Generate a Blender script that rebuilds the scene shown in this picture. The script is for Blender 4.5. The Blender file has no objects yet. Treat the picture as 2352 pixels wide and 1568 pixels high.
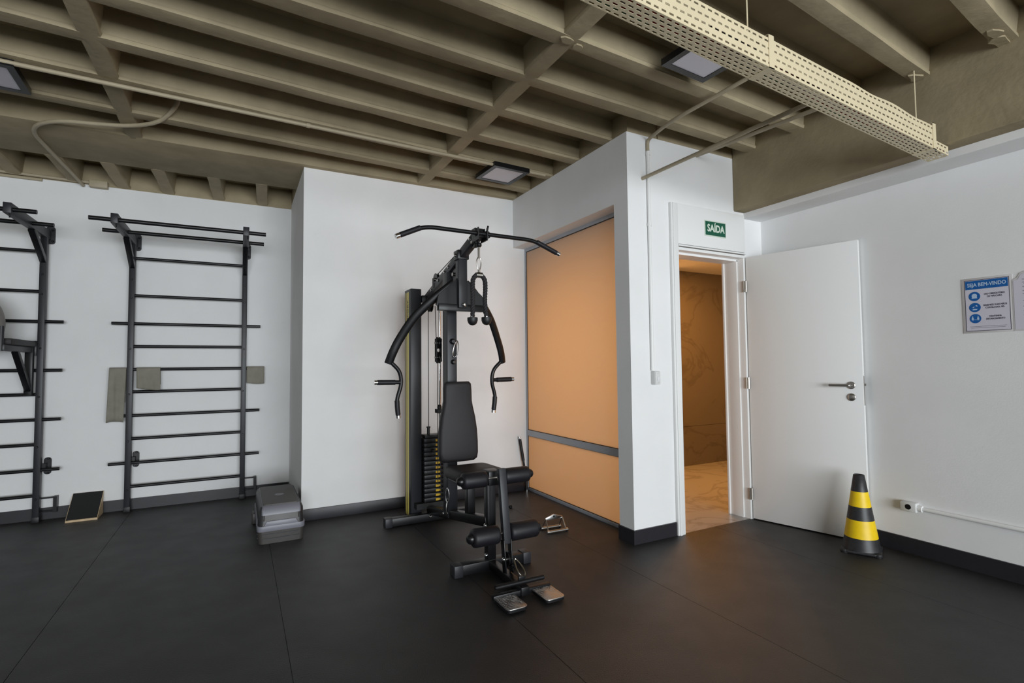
import bpy, bmesh, math, random
from mathutils import Vector, Matrix
random.seed(7)
S = bpy.context.scene
COL = S.collection
R = math.radians

# ---------------------------------------------------------------- camera
FPX = 1181.127
CAM = Vector((-2.4256, -4.523, 1.2461))
yaw, pit, rol = R(27.969), R(2.583), R(-0.5697)
fw = Vector((math.sin(yaw)*math.cos(pit), math.cos(yaw)*math.cos(pit), math.sin(pit)))
rt = Vector((math.cos(yaw), -math.sin(yaw), 0)); up = rt.cross(fw)
r2 = rt*math.cos(rol) + up*math.sin(rol); u2 = -rt*math.sin(rol) + up*math.cos(rol)
cd = bpy.data.cameras.new('camera'); cam = bpy.data.objects.new('camera', cd); COL.objects.link(cam)
cd.sensor_width = 36; cd.lens = FPX/2352*36; cd.clip_start = 0.02
cam.matrix_world = Matrix(((r2.x, u2.x, -fw.x, CAM.x), (r2.y, u2.y, -fw.y, CAM.y), (r2.z, u2.z, -fw.z, CAM.z), (0, 0, 0, 1)))
S.camera = cam

# ---------------------------------------------------------------- world, light, exposure
w = bpy.data.worlds.new('sky'); S.world = w; w.use_nodes = True
w.node_tree.nodes['Background'].inputs[0].default_value = (0.75, 0.86, 1.0, 1)
w.node_tree.nodes['Background'].inputs[1].default_value = 1.0
S.view_settings.view_transform = 'Standard'; S.view_settings.look = 'None'
S.view_settings.gamma = 1.0; S.view_settings.use_curve_mapping = False
S.view_settings.exposure = 0.12
S.cycles.use_denoising = True
S.cycles.max_bounces = 8; S.cycles.diffuse_bounces = 6; S.cycles.caustics_reflective = False; S.cycles.caustics_refractive = False
S.cycles.sample_clamp_indirect = 4.0

def area(name, loc, rot, sx, sy, power, color):
    l = bpy.data.lights.new(name, 'AREA'); l.shape = 'RECTANGLE'; l.size = sx; l.size_y = sy
    l.energy = power; l.color = color
    o = bpy.data.objects.new(name, l); COL.objects.link(o); o.location = loc; o.rotation_euler = rot
    return o
# daylight through the window wall behind the camera
area('window_daylight', (-1.9, -10.35, 1.32), (R(90), 0, 0), 6.0, 2.5, 600, (0.92, 0.97, 1.0))
# warm ceiling lights of the hall
area('hall_light', (1.9, -0.85, 2.36), (0, 0, 0), 0.9, 0.6, 47, (1.0, 0.43, 0.10))

# ---------------------------------------------------------------- materials
MATS = {}
def mat(name, col, rough=0.5, metal=0.0, var=0.0, vscale=8.0, bump=0.0, bscale=60.0, col2=None, spec=0.5, detail=4.0):
    m = bpy.data.materials.new(name); m.use_nodes = True; nt = m.node_tree; b = nt.nodes['Principled BSDF']
    b.inputs['Roughness'].default_value = rough; b.inputs['Metallic'].default_value = metal
    b.inputs['Specular IOR Level'].default_value = spec
    b.inputs['Base Color'].default_value = (*col, 1)
    tc = None
    if var or bump:
        tc = nt.nodes.new('ShaderNodeTexCoord')
    if var:
        n = nt.nodes.new('ShaderNodeTexNoise'); n.inputs['Scale'].default_value = vscale; n.inputs['Detail'].default_value = detail
        r = nt.nodes.new('ShaderNodeValToRGB')
        c2 = col2 or tuple(max(0, c*(1-var)) for c in col)
        c1 = col if col2 else tuple(min(1, c*(1+var*0.6)) for c in col)
        r.color_ramp.elements[0].position = 0.32; r.color_ramp.elements[1].position = 0.68
        r.color_ramp.elements[0].color = (*c2, 1); r.color_ramp.elements[1].color = (*c1, 1)
        nt.links.new(tc.outputs['Object'], n.inputs['Vector']); nt.links.new(n.outputs['Fac'], r.inputs['Fac'])
        nt.links.new(r.outputs['Color'], b.inputs['Base Color'])
    if bump:
        n = nt.nodes.new('ShaderNodeTexNoise'); n.inputs['Scale'].default_value = bscale; n.inputs['Detail'].default_value = 3
        bp = nt.nodes.new('ShaderNodeBump'); bp.inputs['Strength'].default_value = bump; bp.inputs['Distance'].default_value = 0.01
        nt.links.new(tc.outputs['Object'], n.inputs['Vector']); nt.links.new(n.outputs['Fac'], bp.inputs['Height'])
        nt.links.new(bp.outputs['Normal'], b.inputs['Normal'])
    MATS[name] = m
    return m
mat('white_wall', (0.80, 0.80, 0.80), 0.75, var=0.03, vscale=2.5, bump=0.06, bscale=140, spec=0.25)
mat('white_lacquer', (0.80, 0.80, 0.79), 0.4, bump=0.02, bscale=200)
mat('concrete', (0.36, 0.30, 0.195), 0.8, var=0.14, vscale=5, bump=0.22, bscale=28, spec=0.2, detail=8)
mat('beige_paint', (0.40, 0.34, 0.235), 0.55, var=0.06, vscale=12)
mat('tray_cream', (0.66, 0.57, 0.385), 0.45, var=0.04, vscale=10)
mat('rubber_floor', (0.020, 0.019, 0.019), 0.42, var=0.35, vscale=190, bump=0.35, bscale=260, spec=0.45, detail=2)
def sheen(name, lo, hi, scale):
    nt = MATS[name].node_tree; b = nt.nodes['Principled BSDF']
    tc = nt.nodes.new('ShaderNodeTexCoord'); n = nt.nodes.new('ShaderNodeTexNoise'); n.inputs['Scale'].default_value = scale; n.inputs['Detail'].default_value = 6
    r = nt.nodes.new('ShaderNodeMapRange'); r.inputs[1].default_value = 0.35; r.inputs[2].default_value = 0.65; r.inputs[3].default_value = lo; r.inputs[4].default_value = hi
    nt.links.new(tc.outputs['Object'], n.inputs['Vector']); nt.links.new(n.outputs['Fac'], r.inputs[0]); nt.links.new(r.outputs[0], b.inputs['Roughness'])
sheen('rubber_floor', 0.38, 0.45, 5.0)
mat('dark_baseboard', (0.016, 0.015, 0.019), 0.45, var=0.1, vscale=30)
mat('black_metal', (0.006, 0.006, 0.007), 0.36, bump=0.03, bscale=350, spec=0.35)
mat('grey_black_metal', (0.020, 0.021, 0.025), 0.42, bump=0.04, bscale=350, spec=0.4)
mat('black_rubber', (0.008, 0.008, 0.009), 0.5, bump=0.05, bscale=300)
mat('vinyl', (0.017, 0.015, 0.017), 0.55, spec=0.4, bump=0.18, bscale=420)
mat('foam', (0.008, 0.0075, 0.010), 0.5, spec=0.4, bump=0.08, bscale=420)
mat('black_plastic', (0.006, 0.006, 0.007), 0.3, spec=0.4)
mat('chrome', (0.78, 0.78, 0.78), 0.16, metal=1.0)
mat('steel', (0.42, 0.40, 0.37), 0.32, metal=1.0)
mat('aluminium', (0.40, 0.42, 0.46), 0.45, metal=0.25, var=0.03)
mat('yellow_paint', (0.82, 0.66, 0.14), 0.4)
mat('label_yellow', (0.75, 0.48, 0.02), 0.5)
mat('cone_yellow', (0.86, 0.58, 0.0), 0.45, var=0.06, vscale=25)
mat('cone_black', (0.02, 0.02, 0.022), 0.45, var=0.3, vscale=40)
mat('olive_cloth', (0.235, 0.22, 0.18), 0.8, var=0.12, vscale=14, bump=0.15, bscale=400)
mat('plywood', (0.62, 0.46, 0.28), 0.6, var=0.15, vscale=40)
mat('step_dark', (0.050, 0.045, 0.042), 0.42, bump=0.1, bscale=400)
mat('step_black', (0.018, 0.018, 0.020), 0.4)
mat('step_grey', (0.20, 0.20, 0.235), 0.4)
mat('step_lid', (0.075, 0.073, 0.066), 0.5, bump=0.2, bscale=500)
mat('lamp_diffuser', (0.62, 0.60, 0.66), 0.35)
mat('exit_green', (0.0, 0.085, 0.045), 0.45)
mat('exit_pale', (0.62, 0.70, 0.60), 0.5)
mat('paper', (0.62, 0.60, 0.68), 0.5)
mat('acrylic', (0.60, 0.58, 0.58), 0.12)
mat('blue_print', (0.0, 0.10, 0.36), 0.5)
mat('dark_print', (0.03, 0.02, 0.05), 0.6)
mat('light_blue_print', (0.45, 0.58, 0.75), 0.5)
mat('red_cable', (0.45, 0.02, 0.02), 0.5)
mat('green_cable', (0.02, 0.20, 0.07), 0.5)
mat('white_cable', (0.7, 0.7, 0.72), 0.5)
mat('black_cable', (0.012, 0.012, 0.012), 0.5)
mat('ball_taupe', (0.22, 0.20, 0.18), 0.45)
mat('grip_tape', (0.012, 0.012, 0.012), 0.85, bump=0.3, bscale=600)
mat('switch_white', (0.66, 0.66, 0.65), 0.4)
mat('rope_black', (0.018, 0.016, 0.018), 0.75, bump=0.3, bscale=300)

def marble(name, base, vein):
    m = bpy.data.materials.new(name); m.use_nodes = True; nt = m.node_tree; b = nt.nodes['Principled BSDF']
    tc = nt.nodes.new('ShaderNodeTexCoord'); n = nt.nodes.new('ShaderNodeTexNoise'); n.inputs['Scale'].default_value = 1.6; n.inputs['Detail'].default_value = 8
    n.inputs['Distortion'].default_value = 1.4
    r = nt.nodes.new('ShaderNodeValToRGB'); e = r.color_ramp.elements
    e[0].position = 0.46; e[0].color = (*base, 1); e[1].position = 0.54; e[1].color = (*base, 1)
    k = e.new(0.50); k.color = (*vein, 1)
    nt.links.new(tc.outputs['Object'], n.inputs['Vector']); nt.links.new(n.outputs['Fac'], r.inputs['Fac'])
    nt.links.new(r.outputs['Color'], b.inputs['Base Color']); b.inputs['Roughness'].default_value = 0.22
    MATS[name] = m
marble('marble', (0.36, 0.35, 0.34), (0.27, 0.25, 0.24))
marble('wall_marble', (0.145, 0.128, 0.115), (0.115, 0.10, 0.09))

def frosted(name):
    m = bpy.data.materials.new(name); m.use_nodes = True; nt = m.node_tree; nt.nodes.remove(nt.nodes['Principled BSDF'])
    out = nt.nodes['Material Output']
    t = nt.nodes.new('ShaderNodeBsdfTranslucent'); t.inputs[0].default_value = (0.92, 0.90, 0.86, 1)
    d = nt.nodes.new('ShaderNodeBsdfDiffuse'); d.inputs[0].default_value = (0.75, 0.72, 0.68, 1)
    g = nt.nodes.new('ShaderNodeBsdfGlossy'); g.inputs['Roughness'].default_value = 0.35
    a = nt.nodes.new('ShaderNodeMixShader'); a.inputs[0].default_value = 0.16
    c = nt.nodes.new('ShaderNodeMixShader'); c.inputs[0].default_value = 0.04
    nt.links.new(t.outputs[0], a.inputs[1]); nt.links.new(d.outputs[0], a.inputs[2])
    nt.links.new(a.outputs[0], c.inputs[1]); nt.links.new(g.outputs[0], c.inputs[2])
    nt.links.new(c.outputs[0], out.inputs['Surface'])
    MATS[name] = m
frosted('frosted_glass')

def checker_plate(name):
    m = mat(name, (0.55, 0.54, 0.53), 0.3, metal=1.0)
    return m
checker_plate('plate_metal')

# ---------------------------------------------------------------- mesh helpers
def bolts(parent, m, items, name='bolt'):
    for (c, ax, r_, h_) in items:
        build(name, MB().lathe([(r_, 0), (r_, h_*0.55), (r_*0.55, h_)], c, ax, 10), m, parent)
class MB:
    def __init__(s): s.v = []; s.f = []
    def add(s, vs, fs):
        o = len(s.v); s.v += [Vector(p) for p in vs]; s.f += [tuple(i+o for i in f) for f in fs]; return s
    def box(s, x0, x1, y0, y1, z0, z1):
        return s.add([(x0,y0,z0),(x1,y0,z0),(x1,y1,z0),(x0,y1,z0),(x0,y0,z1),(x1,y0,z1),(x1,y1,z1),(x0,y1,z1)],
                     [(0,3,2,1),(4,5,6,7),(0,1,5,4),(1,2,6,5),(2,3,7,6),(3,0,4,7)])
    def bar(s, a, b, w, h, side=None):
        """box from a to b; w across 'side', h across the other direction"""
        a, b = Vector(a), Vector(b); d = (b-a).normalized()
        sd = Vector(side) if side else (d.cross(Vector((0,0,1))) if abs(d.z) < 0.95 else Vector((1,0,0)))
        sd = (sd - d*sd.dot(d)).normalized(); n = sd.cross(d)
        vs = []
        for p in (a, b):
            for i, j in ((-1,-1),(1,-1),(1,1),(-1,1)): vs.append(p + sd*(i*w/2) + n*(j*h/2))
        return s.add(vs, [(0,1,2,3),(7,6,5,4),(0,4,5,1),(1,5,6,2),(2,6,7,3),(3,7,4,0)])
    def tube(s, pts, r, n=10, closed=False, ry=None, upv=None, radii=None):
        pts = [Vector(p) for p in pts]; k = len(pts); vs = []; fs = []
        t0 = (pts[1]-pts[0]).normalized()
        u = Vector(upv) if upv else (Vector((0,0,1)) if abs(t0.z) < 0.9 else Vector((1,0,0)))
        for i, p in enumerate(pts):
            if closed: t = (pts[(i+1) % k]-pts[i-1]).normalized()
            elif i == 0: t = t0
            elif i == k-1: t = (pts[-1]-pts[-2]).normalized()
            else: t = (pts[i+1]-pts[i-1]).normalized()
            u = (u - t*u.dot(t)).normalized(); q = t.cross(u)
            rr = radii[i] if radii else r
            rb = (ry if ry else rr)
            for j in range(n):
                a = 2*math.pi*j/n; vs.append(p + u*(math.cos(a)*rr) + q*(math.sin(a)*rb))
        for i in range(k if closed else k-1):
            i2 = (i+1) % k
            for j in range(n):
                fs.append((i*n+j, i*n+(j+1) % n, i2*n+(j+1) % n, i2*n+j))
        if not closed:
            fs.append(tuple(reversed(range(n)))); fs.append(tuple((k-1)*n+j for j in range(n)))
        return s.add(vs, fs)
    def lathe(s, prof, c, axis=(0,0,1), n=24):
        """profile of (radius, height) about axis through c, closed by caps"""
        c = Vector(c); ax = Vector(axis).normalized(); u = Vector((1,0,0)) if abs(ax.x) < 0.9 else Vector((0,1,0))
        u = (u-ax*u.dot(ax)).normalized(); q = ax.cross(u); vs = []; fs = []
        for (r, h) in prof:
            for j in range(n):
                a = 2*math.pi*j/n; vs.append(c + ax*h + (u*math.cos(a)+q*math.sin(a))*r)
        for i in range(len(prof)-1):
            for j in range(n): fs.append((i*n+j, i*n+(j+1) % n, (i+1)*n+(j+1) % n, (i+1)*n+j))
        fs.append(tuple(reversed(range(n)))); fs.append(tuple((len(prof)-1)*n+j for j in range(n)))
        return s.add(vs, fs)
    def prism(s, poly, o, ex, ey, ez, depth):
        """polygon in plane (ex, ey) at o, extruded along ez by depth"""
        o, ex, ey, ez = Vector(o), Vector(ex), Vector(ey), Vector(ez); n = len(poly)
        vs = [o+ex*a+ey*b for a, b in poly] + [o+ex*a+ey*b+ez*depth for a, b in poly]
        fs = [tuple(reversed(range(n))), tuple(range(n, 2*n))] + [(i, (i+1) % n, n+(i+1) % n, n+i) for i in range(n)]
        return s.add(vs, fs)

def wloc(o):
    l = Vector((0,0,0))
    while o: l += o.location; o = o.parent
    return l
def build(name, mb, m, parent=None, bevel=0, seg=2, origin=None, kind=None, angle=35):
    me = bpy.data.meshes.new(name)
    base = wloc(parent) if parent else (Vector(origin) if origin is not None else Vector((0,0,0)))
    me.from_pydata([tuple(p-base) for p in mb.v], [], mb.f)
    bm = bmesh.new(); bm.from_mesh(me)
    bmesh.ops.recalc_face_normals(bm, faces=bm.faces)
    if bevel:
        bmesh.ops.bevel(bm, geom=[e for e in bm.edges if len(e.link_faces) == 2 and e.calc_face_angle() > 0.6], offset=bevel, segments=seg, affect='EDGES', profile=0.5, clamp_overlap=True)
    bm.to_mesh(me); bm.free()
    me.shade_smooth(); me.set_sharp_from_angle(angle=R(angle))
    me.materials.append(MATS[m])
    o = bpy.data.objects.new(name, me); COL.objects.link(o)
    if parent: o.parent = parent
    else: o.location = base
    if kind: o['kind'] = kind
    return o
def tag(o, label, cat, group=None):
    o['label'] = label; o['category'] = cat
    if group: o['group'] = group
    return o
def thing(name, label, cat, loc, group=None):
    o = bpy.data.objects.new(name, None); COL.objects.link(o); o.location = loc; o.empty_display_size = 0.05
    return tag(o, label, cat, group)
def lab(o, text): o['label'] = text; return o
def struct(name, mb, m, **k): return build(name, mb, m, kind='structure', **k)
def copy_tree(o, parent=None):
    c = o.copy(); COL.objects.link(c); c.parent = parent
    for ch in list(o.children): copy_tree(ch, c)
    return c
def smooth_path(pts, n=6, closed=False):
    """Catmull-Rom through the points"""
    P = [Vector(p) for p in pts]; out = []; k = len(P)
    for i in range(k if closed else k-1):
        p1, p2 = P[i], P[(i+1) % k]
        p0 = P[i-1] if (i > 0 or closed) else p1*2-p2
        p3 = P[(i+2) % k] if (i+2 < k or closed) else p2*2-p1
        for j in range(n):
            t = j/n
            out.append(0.5*((2*p1)+(p2-p0)*t+(2*p0-5*p1+4*p2-p3)*t*t+(3*p1-p0-3*p2+p3)*t**3))
    if not closed: out.append(P[-1])
    return out
def fillet(pts, r, n=5):
    """round the corners of a polyline"""
    P = [Vector(p) for p in pts]; out = [P[0]]
    for i in range(1, len(P)-1):
        a, b, c = P[i-1], P[i], P[i+1]
        d1, d2 = (a-b), (c-b); rr = min(r, d1.length*0.45, d2.length*0.45)
        q1, q2 = b+d1.normalized()*rr, b+d2.normalized()*rr
        for j in range(n+1):
            t = j/n; out.append(q1*(1-t)**2+b*2*t*(1-t)+q2*t*t)
    out.append(P[-1]); return out
def rrect(w, h, r, n=5):
    out = []
    for cx, cy, a0 in ((w/2-r, h/2-r, 0), (-w/2+r, h/2-r, 90), (-w/2+r, -h/2+r, 180), (w/2-r, -h/2+r, 270)):
        for j in range(n+1):
            a = R(a0+90*j/n); out.append((cx+r*math.cos(a), cy+r*math.sin(a)))
    return out
def text_mb(txt, size, o, ex, ey, width=None, fat=0.0, align='CENTER', depth=0.0006, bold=0.0):
    c = bpy.data.curves.new('t', 'FONT'); c.body = txt; c.size = size; c.align_x = align; c.align_y = 'CENTER'; c.offset = fat; c.extrude = depth; c.resolution_u = 3
    ob = bpy.data.objects.new('t', c); COL.objects.link(ob)
    me = bpy.data.meshes.new_from_object(ob.evaluated_get(bpy.context.evaluated_depsgraph_get()))
    o, ex, ey = Vector(o), Vector(ex), Vector(ey); ez = ex.cross(ey)
    xs = [v.co.x for v in me.vertices]
    k = width/(max(xs)-min(xs)) if width and xs else 1.0
    m = MB(); m.add([o+ex*(v.co.x*k)+ey*v.co.y+ez*v.co.z for v in me.vertices], [tuple(p.vertices) for p in me.polygons])
    if bold:
        q = len(m.v); vs = list(m.v); fs = list(m.f)
        for sx, sy, sz in ((1, 0, 0.00004), (0.5, 0.6, 0.00008), (0.5, -0.6, 0.00012)): m.add([v+ex*bold*sx+ey*bold*sy+ez*sz for v in vs], fs)
    bpy.data.objects.remove(ob); bpy.data.curves.remove(c); bpy.data.meshes.remove(me)
    return m

# ================================================================ THE ROOM
XN, W, L, LP, D, H = -1.9676, 1.44, 1.7284, 1.5758, 1.15, 2.905
WB, ZB, WC, ZCT, ZCB, ZN = 1.105, 2.47, 1.225, 2.4838, 2.423, 2.8626
ZH, GD = 2.4175, 0.134
XL, YB = -7.3, -10.5         # far left wall and the window wall behind the camera
SLAB = 3.06

# floor: rubber sheets laid side by side along y on a screed
fl = struct('floor', MB().box(XL-0.2, W+0.2, YB-0.2, D+0.2, -0.12, -0.006), 'dark_baseboard')
edges = [XL, -6.27, -5.26, -4.25, -3.24, -2.22, -1.21, -0.313, 0.785, W]
for a, b in zip(edges[:-1], edges[1:]):
    g = 0.0012
    y1 = D if b < XN+0.3 else (0.0 if b <= 0 else -L)
    m = MB()
    if b < XN: m.box(a+g, b-g, YB, D, -0.006, 0)
    elif a < XN:
        m.prism([(a+g,YB),(b-g,YB),(b-g,0),(XN,0),(XN,D),(a+g,D)], (0,0,-0.006), (1,0,0), (0,1,0), (0,0,1), 0.006)
    elif a < 0 and b > 0:
        m.prism([(a+g,YB),(b-g,YB),(b-g,-L),(0,-L),(0,-LP),(GD+0.02,-LP),(GD+0.02,0),(a+g,0)], (0,0,-0.006), (1,0,0), (0,1,0), (0,0,1), 0.006)
    else: m.box(a+g, b-g, YB, y1, -0.006, 0)
    build('rubber_sheet', m, 'rubber_floor', fl)

# walls
struct('wall_back', MB().box(XN, GD+0.03, 0, D+0.2, 0, H), 'white_wall')
struct('wall_niche', MB().box(XL-0.2, XN, D, D+0.2, 0, ZN), 'white_wall')
wd = MB()
wd.box(0, 0.425, -L, -LP, 0, H)                # pillar beside the glass
wd.box(0.425, 1.225, -L, -LP, 2.135, H)        # above the door
wd.box(1.225, W, -L, -LP, 0, H)
struct('wall_door', wd, 'white_wall')
struct('wall_header', MB().box(0, 0.25, -LP, 0, ZH, H), 'white_wall')
struct('wall_right', MB().box(W, W+0.2, YB, -LP, 0, ZB), 'white_wall')
struct('wall_left', MB().box(XL-0.2, XL, YB-0.2, D, 0, SLAB), 'white_wall')
# wall behind the camera with a wide window opening
wb = MB().box(XL, W+0.2, YB-0.2, YB, 0, 0.12).box(XL, W+0.2, YB-0.2, YB, 2.7, SLAB).box(XL, -5.0, YB-0.2, YB, 0.12, 2.7).box(1.2, W+0.2, YB-0.2, YB, 0.12, 2.7)
struct('wall_front', wb, 'concrete')
struct('trim_1', MB().box(WC, W, YB, -L, ZCB, ZCT), 'white_wall')

# baseboards
struct('baseboard_back', MB().box(XN-0.012, GD, -0.012, 0, 0, 0.092), 'dark_baseboard', bevel=0.002)
struct('baseboard_niche', MB().box(XL, XN, D-0.012, D, 0, 0.095).box(XN-0.012, XN, 0, D-0.012, 0, 0.092), 'dark_baseboard')
struct('baseboard_pillar', MB().box(-0.013, 0.388, -L-0.013, -L, 0, 0.095).box(-0.013, 0, -L, -LP-0.0, 0, 0.095), 'dark_baseboard')
struct('baseboard_right', MB().box(W-0.013, W, YB, -L, 0, 0.10), 'dark_baseboard')

# ceiling: ribbed slab
ce = struct('ceiling', MB().box(XL-0.2, W+0.2, YB-0.2, D+0.2, SLAB, SLAB+0.2), 'concrete')
SL = 0.055
def rib_mb(p0, p1, hw=0.046, zb=H, seg=26, jit=0.0028, dz=0.0):
    p0, p1 = Vector((p0[0], p0[1], 0)), Vector((p1[0], p1[1], 0)); d = (p1-p0).normalized(); n = Vector((-d.y, d.x, 0))
    pr = [(-hw-0.012, SLAB+0.01), (-hw+0.004, zb+0.035), (-hw+0.004, zb+0.028), (-hw-0.004, zb+0.02), (-hw, zb+0.003), (-hw*0.5, zb),
          (hw*0.5, zb), (hw, zb+0.003), (hw+0.004, zb+0.02), (hw-0.004, zb+0.028), (hw-0.004, zb+0.035), (hw+0.012, SLAB+0.01)]
    vs = []; fs = []; k = len(pr); rng = random.Random(int((p0.y*131+p0.x*17)*100))
    for i in range(seg+1):
        c = p0+(p1-p0)*(i/seg)
        for j, (a, z) in enumerate(pr):
            jj = jit if 0 < j < k-1 else 0
            vs.append(c+n*(a+rng.uniform(-jj, jj))+Vector((0, 0, z+rng.uniform(-jj, jj)+(dz*i/seg if 0 < j < k-1 else 0))))
    for i in range(seg):
        for j in range(k-1): fs.append((i*k+j, i*k+j+1, (i+1)*k+j+1, (i+1)*k+j))
    fs.append(tuple(range(k))); fs.append(tuple(seg*k+j for j in reversed(range(k))))
    return MB().add(vs, fs)
k = 0
while True:
    yc = -0.335-0.41*k
    if yc < YB+0.6: break
    x1 = 0.05 if yc > -1.7 else WB+0.02
    SL = (0.05, 0.06, 0.07, 0.06, 0.035, 0.046, 0.061, 0.078, 0.09)[min(k, 8)]
    build('rib', rib_mb((XL, yc+SL*(XL+0.96)), (x1, yc+SL*(x1+0.96))), 'concrete', ce, angle=50)
    k += 1
for xc in (-0.965, -3.11, -5.25):
    build('cross_rib', rib_mb((xc+0.0, -0.03), (xc+0.05, YB), seg=40), 'concrete', ce, angle=50)
for xc in (-2.265, -2.645, -3.05, -3.39, -3.73, -4.12, -4.50):
    build('rib', rib_mb((xc, 0.6), (xc+0.03, D+0.02), zb=H-0.002, seg=6, dz=-0.038), 'concrete', ce, angle=50)
build('edge_beam', MB().box(XL, GD+0.2, -0.06, 0.62, H, SLAB+0.01), 'concrete', ce, bevel=0.008)
build('edge_beam', MB().box(XL, XN, D, D+0.2, ZN, SLAB+0.01), 'concrete', ce)
build('edge_beam', MB().box(XN, GD+0.03, 0.62, D+0.2, H, SLAB+0.01), 'concrete', ce)
build('header_beam', MB().box(0.015, 0.3, -L+0.01, -0.02, H, SLAB+0.01), 'concrete', ce)
build('door_beam', MB().box(0.3, WB+0.05, -L, -L+0.2, H, SLAB+0.01), 'concrete', ce)
build('side_beam', MB().box(WB, W+0.2, YB, -L, ZB, SLAB+0.01), 'concrete', ce, bevel=0.01)
# broken mortar at the ends of ribs
for (x, y, s) in ((1.06, -3.045, 0.05), (1.05, -3.42, 0.05), (-0.96, -2.4, 0.035), (-0.88, -2.38, 0.03), (0.95, -3.435, 0.045)):
    bm = MB(); rng = random.Random(int(x*100-y*31)); pts = []
    for i in range(9):
        a = 2*math.pi*i/9; rr = s*rng.uniform(0.6, 1.2); pts.append((x+math.cos(a)*rr*1.3, y+math.sin(a)*rr*0.7))
    bm.prism(pts, (0,0,H-0.008), (1,0,0), (0,1,0), (0,0,1), 0.02)
    build('mortar_patch', bm, 'concrete', ce)

# glass partition
wi = struct('window_1', MB().box(GD-0.005, GD+0.025, -LP, 0, 0.0, 0.028), 'aluminium', bevel=0.002)
build('frame_rail', MB().box(GD-0.005, GD+0.025, -LP, 0, ZH-0.03, ZH), 'aluminium', wi)
build('frame_rail', MB().box(GD-0.008, GD+0.025, -LP, -0.022, 0.54, 0.595), 'aluminium', wi)
build('frame_stile', MB().box(GD-0.005, GD+0.025, -0.022, 0, 0.028, ZH-0.03), 'aluminium', wi)
build('frame_stile', MB().box(GD-0.005, GD+0.025, -LP, -LP+0.022, 0.028, ZH-0.03), 'aluminium', wi)
gk = MB()
for (z0, z1) in ((0.028, 0.54), (0.595, ZH-0.03)):
    y0, y1 = -LP+0.022, -0.022
    for b in ((y0, y1, z0, z0+0.005), (y0, y1, z1-0.005, z1), (y0, y0+0.005, z0, z1), (y1-0.005, y1, z0, z1)):
        gk.box(GD+0.002, GD+0.009, *b)
build('gasket', gk, 'black_rubber', wi)
build('pane', MB().box(GD+0.006, GD+0.014, -LP+0.023, -0.023, 0.03, 0.539), 'frosted_glass', wi)
build('pane', MB().box(GD+0.006, GD+0.014, -LP+0.023, -0.023, 0.596, ZH-0.031), 'frosted_glass', wi)

# hall behind the door and the glass
HC, HY, HX = 2.376, 0.06, 4.6
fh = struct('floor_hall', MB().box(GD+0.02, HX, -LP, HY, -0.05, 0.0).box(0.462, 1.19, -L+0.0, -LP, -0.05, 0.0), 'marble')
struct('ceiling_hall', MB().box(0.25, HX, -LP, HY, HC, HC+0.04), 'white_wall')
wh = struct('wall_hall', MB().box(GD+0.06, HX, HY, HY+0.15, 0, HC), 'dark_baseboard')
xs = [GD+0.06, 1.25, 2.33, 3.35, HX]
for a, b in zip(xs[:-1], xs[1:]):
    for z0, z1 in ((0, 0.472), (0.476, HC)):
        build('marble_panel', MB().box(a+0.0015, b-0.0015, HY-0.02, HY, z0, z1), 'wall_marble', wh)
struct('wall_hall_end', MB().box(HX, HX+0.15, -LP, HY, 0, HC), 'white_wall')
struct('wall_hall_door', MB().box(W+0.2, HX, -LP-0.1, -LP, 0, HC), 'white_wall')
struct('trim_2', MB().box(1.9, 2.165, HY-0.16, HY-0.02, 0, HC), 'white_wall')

# door: casing, lining, over-door panel, open leaf
dr = struct('door_1', MB().box(0.39, 0.462, -L-0.025, -L, 0, 2.444), 'white_lacquer', bevel=0.003)
build('casing_bead', MB().box(0.405, 0.43, -L-0.031, -L-0.024, 0, 2.44), 'white_lacquer', dr, bevel=0.002)
build('overdoor_panel', MB().box(0.4635, 1.205, -L-0.022, -L, 2.138, 2.444), 'white_lacquer', dr, bevel=0.0015)
build('head_bead', MB().box(0.4635, 1.21, -L-0.027, -L, 2.122, 2.133), 'white_lacquer', dr, bevel=0.002)
build('head_lining', MB().box(0.462, 1.20, -L-0.02, -LP+0.02, 2.092, 2.115), 'white_lacquer', dr, bevel=0.002)
build('head_stop', MB().box(0.462, 1.19, -L+0.045, -LP+0.02, 2.075, 2.095), 'white_lacquer', dr)
build('jamb', MB().box(1.19, 1.226, -L-0.012, -LP+0.02, 0, 2.115), 'white_lacquer', dr, bevel=0.002)
build('jamb_stop', MB().box(1.178, 1.192, -L+0.045, -LP+0.01, 0, 2.09), 'white_lacquer', dr, bevel=0.003)
build('jamb_bead', MB().box(1.165, 1.182, -LP+0.01, -LP+0.03, 0, 2.09), 'white_lacquer', dr, bevel=0.003)
build('jamb', MB().box(0.424, 0.4625, -L, -LP+0.02, 0, 2.115), 'white_lacquer', dr)
HP, FP = Vector((1.205, -L-0.022, 0)), Vector((1.395, -2.508, 0))
ld = (FP-HP).normalized(); ln = Vector((ld.y, -ld.x, 0))   # ln points to the wall side?
if ln.x < 0: ln = -ln
leaf = build('door_leaf', MB().prism([(0, 0.008), ((FP-HP).length, 0.008), ((FP-HP).length, 2.098), (0, 2.098)], HP, ld, (0,0,1), ln, 0.034), 'white_lacquer', dr, bevel=0.0015)
LEN = (FP-HP).length
hc = HP+ld*(LEN-0.072)
m = MB().lathe([(0.026, 0), (0.026, 0.006), (0.022, 0.009)], hc+Vector((0,0,1.078)), -ln)
m.tube(fillet([hc+Vector((0,0,1.078))-ln*0.005, hc+Vector((0,0,1.078))-ln*0.048, hc+Vector((0,0,1.078))-ln*0.048-ld*0.125], 0.012), 0.0095, 12)
lab(build('lever_handle', m, 'steel', leaf), 'brushed steel lever handle')
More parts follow.
